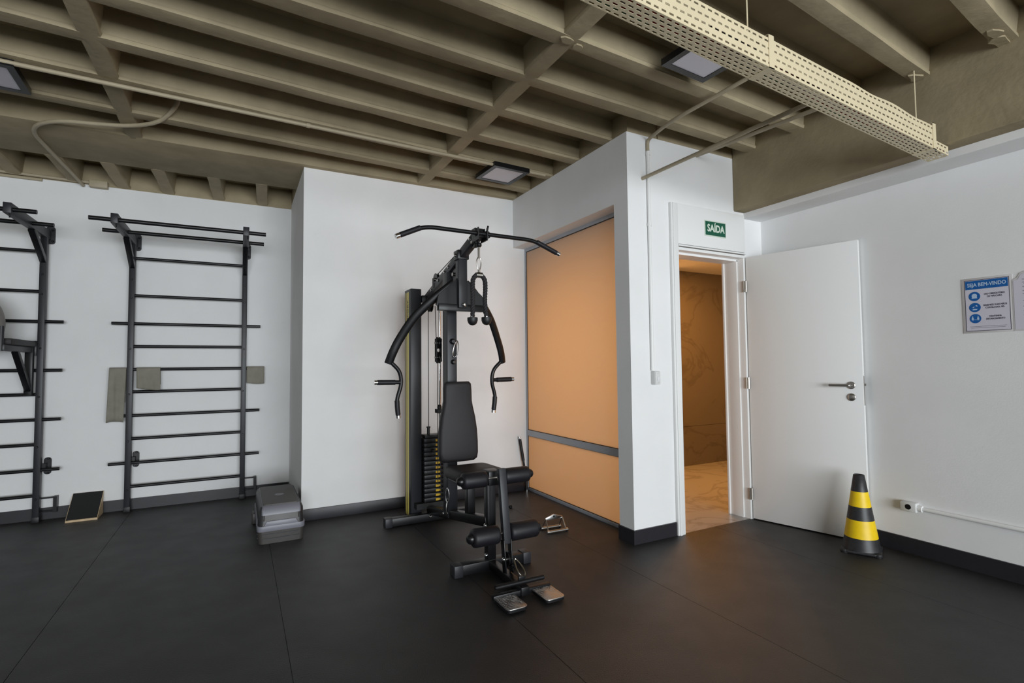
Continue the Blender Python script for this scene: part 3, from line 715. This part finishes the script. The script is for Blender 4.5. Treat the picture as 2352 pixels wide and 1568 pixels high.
# ================================================================ MULTI GYM
GX = -1.05
gym = thing('multi_gym', 'black multi gym with weight stack, press arms and leg rollers', 'multi gym', (GX, -1.0, 0))
def gb(name, mb, m='black_metal', parent=None, **k): return build(name, mb, m, parent or gym, **k)
# base
rb_ = gb('base_bar', MB().box(-1.40, -0.70, -0.53, -0.465, 0.005, 0.065), bevel=0.003)
for x in (-1.42, -0.735): gb('foot_cap', MB().box(x, x+0.055, -0.535, -0.46, 0.0, 0.070), 'grey_black_metal', rb_, bevel=0.004)
fb_ = gb('base_bar', MB().box(-1.28, -0.80, -1.655, -1.59, 0.005, 0.065), bevel=0.003)
for x in (-1.30, -0.84): gb('foot_cap', MB().box(x, x+0.055, -1.662, -1.583, 0.0, 0.070), 'grey_black_metal', fb_, bevel=0.004)
gb('floor_beam', MB().bar((GX, -0.50, 0.085), (GX, -1.62, 0.285), 0.06, 0.06, side=(1,0,0)), bevel=0.003)
gb('front_post', MB().box(GX-0.027, GX+0.027, -1.648, -1.592, 0.02, 0.56), bevel=0.003)
gb('seat_post', MB().box(GX-0.026, GX+0.026, -1.34, -1.28, 0.22, 0.485), bevel=0.003)
gb('foot_beam', MB().bar((GX, -1.65, 0.04), (GX, -2.06, 0.028), 0.05, 0.045, side=(1,0,0)), bevel=0.003)
# weight tower
sh = gb('stack_shroud', MB().box(-1.193, -1.102, -0.445, -0.27, 0.01, 1.878), 'grey_black_metal', bevel=0.006)
gb('stripe', MB().box(-1.1945, -1.1925, -0.388, -0.350, 0.03, 1.855), 'yellow_paint', sh)
gb('stripe', MB().box(-1.1945, -1.1925, -0.325, -0.308, 0.03, 1.855), 'yellow_paint', sh)
lt = text_mb('AL SPORT', 0.030, (-1.1952, -0.369, 1.665), (0,0,1), (0,1,0), width=0.25, fat=0.0006, depth=0.0003)
gb('lettering', lt, 'dark_print', sh)
gb('tower_top', MB().box(-1.105, -0.92, -0.475, -0.415, 1.765, 1.822), bevel=0.003)
for x in (-0.945,):
    gb('guide_rod', MB().tube([(x, -0.445, 0.07), (x, -0.445, 1.77)], 0.0095, 12), 'chrome')
gb('stack_base', MB().box(-1.165, -0.925, -0.51, -0.38, 0.10, 0.145), 'black_rubber')
for i in range(14):
    z = 0.147+i*0.0365
    pl = gb('weight_plate', MB().box(-1.099, -0.925, -0.505, -0.385, z, z+0.0345), 'black_metal', bevel=0.002)
    gb('weight_number', MB().box(-1.004, -0.978, -0.5062, -0.5048, z+0.008, z+0.026).box(-0.976, -0.966, -0.5062, -0.5048, z+0.010, z+0.024), 'label_yellow', pl)
gb('selector_stem', MB().tube([(-1.045, -0.445, 0.65), (-1.045, -0.445, 0.735)], 0.012, 12).lathe([(0.016, 0), (0.016, 0.012)], (-1.045, -0.445, 0.735)), 'grey_black_metal')
gb('top_plate', MB().box(-1.09, -0.93, -0.50, -0.39, 0.658, 0.682), bevel=0.002)
gb('selector_pin', MB().lathe([(0.014, 0), (0.015, 0.03), (0.010, 0.034)], (-1.03, -0.505, 0.56), (0,-1,0), 14), 'black_plastic')
# main upright and top arm
gb('upright', MB().box(-1.087, -1.013, -1.0, -0.90, 0.15, 1.93), 'grey_black_metal', bevel=0.004)
A0, A1 = Vector((GX, -0.44, 1.795)), Vector((GX, -1.49, 2.105))
ta = gb('top_arm', MB().bar(A0, A1, 0.052, 0.06, side=(1,0,0)), 'grey_black_metal', bevel=0.004)
gb('arm_end_cap', MB().bar(A1-(A1-A0).normalized()*0.01, A1+(A1-A0).normalized()*0.012, 0.055, 0.064, side=(1,0,0)), 'black_rubber', ta, bevel=0.003)
for x in (GX-0.036, GX+0.028):
    gb('bar_hook', MB().prism([(-1.45, 2.05), (-1.548, 2.05), (-1.552, 2.13), (-1.541, 2.13), (-1.538, 2.075), (-1.507, 2.075), (-1.505, 2.135), (-1.45, 2.135)], (x, 0, 0), (0,1,0), (0,0,1), (1,0,0), 0.008), 'black_metal', ta)
gb('hook_pin', MB().tube([(GX+0.036, -1.475, 2.10), (GX+0.06, -1.475, 2.11), (GX+0.072, -1.475, 2.165)], 0.007, 8), 'black_metal', ta)
bolts(ta, 'chrome', [((GX-0.026, y, z), (-1,0,0), 0.011, 0.011) for (y, z) in ((-0.78, 1.90), (-0.92, 1.94), (-1.0, 1.965), (-1.40, 2.085), (-0.62, 1.845))])
def pulley(c, r, w_=0.022, ax=(1,0,0), name='pulley'):
    c = Vector(c); a = Vector(ax)
    p = gb(name, MB().lathe([(r, 0), (r, 0.004), (r*0.82, w_*0.5-0.001), (r*0.82, w_*0.5+0.001), (r, w_-0.004), (r, w_)], c-a*(w_/2), a, 28), 'black_plastic')
    gb('hub', MB().lathe([(r*0.30, 0), (r*0.30, w_+0.012), (r*0.16, w_+0.016)], c-a*(w_/2+0.016), a, 14).lathe([(r*0.2, 0), (r*0.2, w_+0.024)], c-a*(w_/2+0.012), a, 12), 'steel', p)
    return p
pulley((GX, -0.665, 1.925), 0.05)
pulley((GX, -1.075, 1.90), 0.045)
pulley((GX, -1.42, 2.06), 0.036)
pulley((-1.045, -0.50, 1.735), 0.05)
pulley((-1.02, -0.62, 1.425), 0.048); pulley((-1.02, -0.62, 1.31), 0.048)
gb('pulley_link', MB().box(-1.042, -1.037, -0.645, -0.595, 1.275, 1.46).box(-1.003, -0.998, -0.645, -0.595, 1.275, 1.46), 'black_metal', bevel=0.002)
gb('pulley_bracket', MB().bar((GX-0.028, -0.665, 1.86), (GX-0.028, -0.665, 1.935), 0.03, 0.004, side=(0,1,0)).bar((GX+0.028, -0.665, 1.86), (GX+0.028, -0.665, 1.935), 0.03, 0.004, side=(0,1,0)), 'black_metal')
gb('cable', MB().tube([(GX, -0.70, 1.965), (GX, -1.42, 2.175-0.06), (GX, -1.49, 2.06)], 0.0032, 8), 'black_cable')
gb('cable', MB().tube([(-1.045, -0.45, 0.74), (-1.045, -0.45, 1.74)], 0.0032, 8), 'black_cable')
gb('cable', MB().tube([(-1.02, -0.545, 1.73), (-1.02, -0.575, 1.43)], 0.0032, 8), 'black_cable')
gb('cable', MB().tube([(-1.02, -0.60, 1.30), (-1.02, -0.60, 0.30)], 0.0032, 8), 'black_cable')
gb('cable', MB().tube([(-1.02, -0.668, 1.31), (-1.045, -0.72, 0.90), (-1.05, -0.75, 0.25)], 0.0032, 8), 'black_cable')
gb('cable_stop', MB().box(-1.04, -1.0, -0.66, -0.59, 0.87, 0.90).lathe([(0.016, 0), (0.018, 0.02), (0.012, 0.036)], (-1.02, -0.64, 0.90)), 'black_plastic')
# hanging press post with gussets and curved arms
pp = gb('press_post', MB().box(GX-0.032, GX+0.032, -1.215, -1.15, 1.645, 1.995), 'grey_black_metal', bevel=0.004)
gb('post_collar', MB().box(GX-0.042, GX+0.042, -1.225, -1.14, 1.985, 2.05), 'black_metal', pp, bevel=0.004)
bolts(pp, 'chrome', [((GX-0.042, -1.18, 2.015), (-1,0,0), 0.013, 0.014), ((GX, -1.225, 1.665), (0,-1,0), 0.013, 0.014)], 'pivot_bolt')
gb('press_cross', MB().box(GX-0.17, GX+0.17, -1.19, -1.145, 1.625, 1.672), 'black_metal', pp, bevel=0.003)
for s_ in (-1, 1):
    gp = [(0.03, 1.86), (0.09, 1.80), (0.165, 1.735), (0.185, 1.66), (0.03, 1.63)]
    gb('gusset', MB().prism([(GX+s_*a, z) for a, z in gp], (0, -1.18, 0), (1,0,0), (0,0,1), (0,1,0), 0.02), 'black_metal', pp)
    ap = [(0.045, -1.16, 1.825), (0.095, -1.145, 1.785), (0.19, -1.10, 1.70), (0.295, -1.04, 1.585), (0.38, -0.98, 1.44), (0.425, -0.95, 1.338), (0.448, -0.925, 1.262)]
    arm = gb('press_arm', MB().tube(smooth_path([(GX+s_*a, y, z) for a, y, z in ap], 5), 0.030, 14, ry=0.016, upv=(s_*0.6, 0, 0.8)))
    gpth = [(0.435, -0.93, 1.275), (0.372, -0.925, 1.205), (0.358, -0.92, 1.115), (0.385, -0.915, 1.0), (0.375, -0.91, 0.885)]
    gb('grip_tube', MB().tube(smooth_path([(GX+s_*a, y, z) for a, y, z in gpth], 6), 0.0145, 12), 'black_metal', arm)
    gb('grip_sleeve', MB().tube(smooth_path([(GX+s_*0.385, -0.915, 1.0), (GX+s_*0.382, -0.913, 0.95), (GX+s_*0.376, -0.91, 0.90)], 4), 0.018, 12), 'foam', arm)
    gb('grip_tip', MB().tube([(GX+s_*0.3755, -0.91, 0.895), (GX+s_*0.3735, -0.91, 0.876)], 0.0165, 12), 'chrome', arm)
    gb('grip_tube', MB().tube([(GX+s_*0.362, -0.92, 1.13), (GX+s_*0.52, -0.92, 1.132)], 0.0145, 12), 'black_metal', arm)
    gb('grip_sleeve', MB().tube([(GX+s_*0.40, -0.92, 1.13), (GX+s_*0.525, -0.92, 1.132)], 0.018, 12), 'foam', arm)
    gb('grip_tip', MB().tube([(GX+s_*0.52, -0.92, 1.132), (GX+s_*0.547, -0.92, 1.132)], 0.0165, 12), 'chrome', arm)
# back pad
def pad_outline():
    half = [(0.0, 0.285), (0.085, 0.285), (0.101, 0.270), (0.104, 0.235), (0.105, 0.15), (0.112, 0.11), (0.130, 0.03), (0.142, -0.06), (0.146, -0.14), (0.146, -0.22), (0.138, -0.258), (0.112, -0.275), (0.0, -0.277)]
    return [(x, z) for x, z in half] + [(-x, z) for x, z in reversed(half[1:-1])]
po = pad_outline()
def inset(poly, d): return [(x*(1-d/0.14), z*(1-d/0.28)) for x, z in poly]
pc = Vector((GX+0.002, -1.075, 0.845)); tl = R(-2)
pz = Vector((0, -math.sin(tl), math.cos(tl))); px_ = Vector((1,0,0)); py = px_.cross(pz)
rings = []
for dd, off in ((0.010, 0.0), (0.0, 0.008), (0.0, 0.034), (0.006, 0.046), (0.022, 0.052)):
    rings.append([pc+px_*x+pz*z-py*0+Vector((0,-1,0))*off for x, z in inset(po, dd)])
bpad = gb('back_pad', loft(rings), 'vinyl', angle=50)
gb('pad_plate', MB().box(GX-0.05, GX+0.05, -1.08, -1.0, 0.62, 0.66).box(GX-0.05, GX+0.05, -1.08, -1.0, 0.98, 1.02), 'black_metal')
# seat
sr = []
for dd, z in ((0.008, 0.500), (0.0, 0.509), (0.0, 0.552), (0.008, 0.565), (0.03, 0.572)):
    sr.append([Vector((GX+0.01+x, -1.36+y, z + (y*-0.03))) for x, y in rrect(0.315-2*dd, 0.34-2*dd, 0.05-dd*0.5, 6)])
gb('seat_pad', loft(sr), 'vinyl', angle=50)
gb('seat_board', MB().prism(rrect(0.28, 0.31, 0.045), (GX+0.01, -1.36, 0.490), (1,0,0), (0,1,0), (0,0,1), 0.012), 'black_plastic')
gb('seat_plate', MB().box(GX-0.05, GX+0.05, -1.40, -1.22, 0.475, 0.49), 'black_metal')
# leg developer
def roller(x0, x1, y, z, r, par, ball=None):
    s_ = 1 if x1 > x0 else -1; L_ = abs(x1-x0)
    gb('foam_roller', MB().lathe([(r*0.72, 0), (r*0.95, 0.008), (r, 0.022), (r, L_-0.022), (r*0.95, L_-0.008), (r*0.72, L_)], (x0, y, z), (s_,0,0), 24), 'foam', par, angle=60)
    gb('roller_cap', MB().lathe([(r*0.58, 0), (r*0.58, 0.008), (r*0.52, 0.018), (r*0.36, 0.027), (r*0.15, 0.031)], (x1, y, z), (s_,0,0), 18), 'black_plastic', par, angle=60)
pv = gb('pivot_plate', MB().box(GX-0.042, GX+0.042, -1.70, -1.60, 0.52, 0.605), 'black_metal', bevel=0.004)
gb('roller_tube', MB().tube([(GX-0.213, -1.69, 0.565), (GX+0.233, -1.69, 0.565)], 0.012, 12), 'steel', pv)
roller(GX-0.055, GX-0.215, -1.69, 0.565, 0.048, pv); roller(GX+0.055, GX+0.235, -1.69, 0.565, 0.048, pv)
bolts(pv, 'chrome', [((GX-0.042, -1.66, 0.585), (-1,0,0), 0.014, 0.014), ((GX-0.027, -1.62, 0.265), (-1,0,0), 0.014, 0.014)])
lv = gb('leg_lever', MB().bar((GX+0.002, -1.775, 0.635), (GX+0.004, -1.835, 0.215), 0.045, 0.038, side=(1,0,0)), 'grey_black_metal', bevel=0.004)
gb('roller_tube', MB().tube([(GX-0.198, -1.80, 0.265), (GX+0.223, -1.80, 0.265)], 0.012, 12), 'steel', lv)
roller(GX-0.032, GX-0.200, -1.80, 0.265, 0.053, lv); roller(GX+0.034, GX+0.225, -1.80, 0.265, 0.053, lv)
for x in (GX-0.022, GX+0.022):
    gb('pulley_cheek', MB().bar((x, -1.835, 0.24), (x, -1.86, 0.06), 0.006, 0.045, side=(1,0,0)), 'black_metal', lv, bevel=0.001)
pulley((GX, -1.853, 0.135), 0.042, 0.02)
bolts(gym, 'chrome', [((GX-0.025, -1.853, 0.135), (-1,0,0), 0.010, 0.010), ((GX-0.027, -1.61, 0.18), (-1,0,0), 0.011, 0.010), ((GX-0.027, -1.62, 0.085), (-1,0,0), 0.011, 0.010)])
gb('cable_hook', MB().tube([(GX+0.01, -1.875, 0.105), (GX+0.018, -1.915, 0.115)], 0.006, 8).lathe([(0.012, 0), (0.014, 0.014), (0.008, 0.024)], (GX+0.012, -1.885, 0.107), (0.2,-1,0.2), 12), 'black_plastic')
# front low bolts
bolts(gym, 'chrome', [(c, (0,-1,0), 0.011, 0.010) for c in ((-1.06, -0.535, 0.045), (-1.005, -0.535, 0.05), (-1.17, -0.446, 0.05))]
      + [((GX-0.031, y, z), (-1,0,0), 0.012, 0.012) for (y, z) in ((-0.90, 0.16), (-0.98, 0.18))])
def carabiner(c, l, w_, ax, up_, name='carabiner', par=None, r=0.0042):
    c = Vector(c); u_ = Vector(up_).normalized(); a_ = Vector(ax).normalized()
    pts = [c+u_*(l/2*math.cos(t)*1.0)+a_*(w_/2*math.sin(t)*(1-0.28*math.cos(t))) for t in [2*math.pi*i/22 for i in range(22)]]
    return MB().tube(pts, r, 8, closed=True)
gb('carabiner', carabiner((-1.088, -0.99, 0.315), 0.10, 0.03, (0.5,-0.8,0), (0,0,1)).add(*(lambda q: (q.v, q.f))(carabiner((-1.088, -0.99, 0.222), 0.09, 0.026, (0.8,0.5,0), (0,0,1)))), 'chrome')
gb('carabiner', carabiner((GX+0.02, -1.02, 1.365), 0.12, 0.04, (0.6,-0.6,0), (0.15,0,1)), 'chrome')
bolts(gym, 'black_plastic', [((GX, -1.0, 1.42), (0,-1,0), 0.022, 0.024), ((GX+0.005, -1.0, 1.27), (0,-1,0), 0.018, 0.024)], 'side_knob')
# foot plates
def plate_pts(): return rrect(0.118, 0.175, 0.022, 4)
for xc in (-1.172, -0.945):
    fp = gb('foot_plate', MB().prism(plate_pts(), (xc, -2.115, 0.020), (1,0,0), (0,1,0), (0,0,1), 0.006), 'plate_metal', bevel=0.001)
    gb('plate_back', MB().prism(plate_pts(), (xc, -2.113, 0.008), (1,0,0), (0,1,0), (0,0,1), 0.012), 'black_metal', fp)
    tr = MB()
    for i in range(7):
        for j in range(10):
            x, y = -0.048+0.016*i, -0.078+0.0173*j
            if abs(x) > 0.05 or abs(y) > 0.08: continue
            blk = ((i//2)+(j//2)) % 2; a = R(45 if blk else -45)
            d = Vector((math.cos(a), math.sin(a), 0))*0.0062
            c = Vector((xc+x, -2.115+y, 0.0262)); tr.bar(c-d, c+d, 0.003, 0.0022)
    gb('tread_pattern', tr, 'plate_metal', fp)
gb('plate_bracket', MB().box(-1.235, -0.885, -2.05, -2.02, 0.006, 0.036), 'black_metal', bevel=0.002)

# straight bar hooked to the low cable
sb = thing('straight_bar', 'short black straight bar clipped to the low cable above the foot plates', 'bar', (GX, -2.03, 0.05))
build('tube', MB().tube([(-1.213, -2.028, 0.070), (-0.917, -2.022, 0.066)], 0.0135, 14), 'black_metal', sb)
build('eyelet', MB().box(-1.074, -1.034, -2.031, -2.018, 0.08, 0.10), 'black_metal', sb, bevel=0.002)
build('carabiner', carabiner((-1.04, -1.975, 0.125), 0.105, 0.036, (1,0,0.1), (-0.1,0.55,0.5), r=0.0045), 'chrome', sb)
build('end_cap', MB().tube([(-1.217, -2.028, 0.070), (-1.210, -2.028, 0.070)], 0.0115, 14).tube([(-0.920, -2.022, 0.066), (-0.913, -2.022, 0.066)], 0.0115, 14), 'black_plastic', sb)

# lat bar resting on the arm end
lb = thing('lat_bar', 'long black lat pulldown bar resting across the top arm', 'bar', (GX, -1.525, 2.08))
bp2 = fillet([(-1.603, -1.53, 2.018), (-1.432, -1.525, 2.098), (-0.655, -1.522, 2.092), (-0.462, -1.527, 2.016)], 0.07, 6)
build('tube', MB().tube(bp2, 0.0135, 14), 'black_metal', lb)
build('grip_sleeve', MB().tube([(-1.585, -1.53, 2.0265), (-1.46, -1.5262, 2.085)], 0.0165, 14), 'foam', lb)
build('grip_sleeve', MB().tube([(-0.632, -1.5226, 2.083), (-0.48, -1.5265, 2.023)], 0.0165, 14), 'foam', lb)
build('end_tip', MB().tube([(-1.612, -1.5303, 2.0138), (-1.588, -1.53, 2.025)], 0.0155, 14), 'chrome', lb)
build('end_tip', MB().tube([(-0.476, -1.5266, 2.0215), (-0.453, -1.5275, 2.0125)], 0.0155, 14), 'chrome', lb)
build('hook_ring', MB().tube([(-1.005+0.018*math.cos(t), -1.522+0.006*math.sin(t*1), 2.094+0.022*math.sin(t)) for t in [2*math.pi*i/16 for i in range(16)]], 0.005, 8, closed=True), 'black_metal', lb)

# tricep rope hanging from the pulley
tr_ = thing('tricep_rope', 'black braided tricep rope with round end stops hanging from the high pulley', 'rope', (GX, -1.465, 1.55))
c0 = Vector((GX, -1.482, 0))
build('link', carabiner(c0+Vector((0,0,1.905)), 0.085, 0.030, (1,0,0), (0,0,-1), r=0.0042), 'steel', tr_)
build('swivel', MB().tube([c0+Vector((0,0,2.03)), c0+Vector((0,0,1.942))], 0.0075, 10).tube([c0+Vector((0,0,1.872)), c0+Vector((0,0,1.84))], 0.008, 10), 'steel', tr_)
build('cable_ball', MB().lathe([(0.012, 0), (0.019, 0.008), (0.019, 0.02), (0.010, 0.03)], c0+Vector((0,0,2.015)), (0,0,1), 16), 'black_plastic', tr_)
build('ferrule', MB().tube([c0+Vector((-0.022,0.0,1.832)), c0+Vector((0.022,0.0,1.832))], 0.018, 14), 'steel', tr_)
cen = smooth_path([c0+Vector(p) for p in ((-0.046,0.004,1.548), (-0.044,0,1.66), (-0.045,0,1.75), (-0.040,0,1.805), (-0.012,0,1.833), (0.012,0,1.833), (0.040,0,1.803), (0.045,0,1.75), (0.042,0,1.66), (0.050,-0.004,1.552))], 12)
acc = [0]
for a, b in zip(cen[:-1], cen[1:]): acc.append(acc[-1]+(b-a).length)
for k_ in range(3):
    pts = []
    for i, p in enumerate(cen):
        t = (cen[min(i+1, len(cen)-1)]-cen[max(i-1, 0)]).normalized(); n1 = Vector((0,1,0)); n2 = t.cross(n1)
        a = acc[i]/0.055*2*math.pi+k_*2*math.pi/3
        pts.append(p+(n1*math.cos(a)+n2*math.sin(a))*0.0075)
    build('strand', MB().tube(pts, 0.0088, 8), 'rope_black', tr_, angle=80)
for x, y, z in ((-0.046, 0.004, 1.548), (0.050, -0.004, 1.552)):
    build('end_stop', MB().lathe([(0.004, -0.046), (0.018, -0.042), (0.028, -0.032), (0.034, -0.014), (0.034, 0.004), (0.030, 0.006)], c0+Vector((x, y, z)), (0,0,1), 22), 'black_rubber', tr_, angle=60)
    build('end_sleeve', MB().tube([c0+Vector((x, y, z+0.003)), c0+Vector((x, y, z+0.012))], 0.014, 12), 'chrome', tr_)

# close-grip row handle on the floor
rh = thing('row_handle', 'chrome close grip row handle lying on the floor by the glass', 'handle', (-0.32, -1.2, 0))
g1, g2 = [(-0.405, -1.15, 0.013), (-0.238, -1.16, 0.013)], [(-0.412, -1.25, 0.013), (-0.236, -1.258, 0.013)]
for g in (g1, g2):
    a, b = Vector(g[0]), Vector(g[1]); gr = build('grip', MB().tube([a+(b-a)*0.10, b-(b-a)*0.10], 0.0115, 14), 'steel', rh)
    build('grip_end', MB().tube([a, a+(b-a)*0.10], 0.013, 14).tube([b-(b-a)*0.10, b], 0.013, 14), 'chrome', gr)
tp = [(-0.392, -1.2, 0.100), (-0.325, -1.2, 0.122), (-0.245, -1.2, 0.100), (-0.242, -1.2, 0.084), (-0.395, -1.2, 0.084)]
build('top_plate', MB().prism([(a, c) for a, b, c in tp], (0, -1.204, 0), (1,0,0), (0,0,1), (0,1,0), 0.008), 'chrome', rh, bevel=0.001)
build('plate_hole', MB().lathe([(0.008, 0), (0.008, 0.0005)], (-0.322, -1.2045, 0.106), (0,-1,0), 14), 'black_plastic', rh)
for g, s_ in ((g1, 1), (g2, -1)):
    for i, xt in ((0, -0.390), (1, -0.245)):
        e_ = Vector(g[i]); e_.x += 0.012*(1 if i == 0 else -1)
        build('side_rod', MB().tube([e_, (xt, -1.2+s_*0.004, 0.088)], 0.0045, 10), 'chrome', rh)

# bar leaning in the corner
cb = thing('leaning_bar', 'thin black bar with chrome tips leaning in the corner beside the glass', 'bar', (0.085, -0.07, 0))
build('tube', MB().tube([(0.088, -0.07, 0.02), (0.078, -0.055, 0.20), (0.040, -0.025, 0.515)], 0.0105, 12), 'black_metal', cb)
build('grip_sleeve', MB().tube([(0.066, -0.045, 0.30), (0.040, -0.025, 0.512)], 0.0145, 12), 'foam', cb)
build('end_tip', MB().tube([(0.040, -0.025, 0.512), (0.0375, -0.023, 0.533)], 0.0140, 12).tube([(0.088, -0.07, 0.0), (0.088, -0.07, 0.022)], 0.0125, 12), 'chrome', cb)
# little loose knob on the floor
tag(build('loose_knob', MB().lathe([(0.010, 0), (0.016, 0.006), (0.016, 0.018), (0.009, 0.026)], (-0.32, -0.50, 0), (0,0,1), 14), 'black_plastic', origin=(-0.32, -0.50, 0)), 'tiny black knob lying on the floor behind the gym', 'knob')
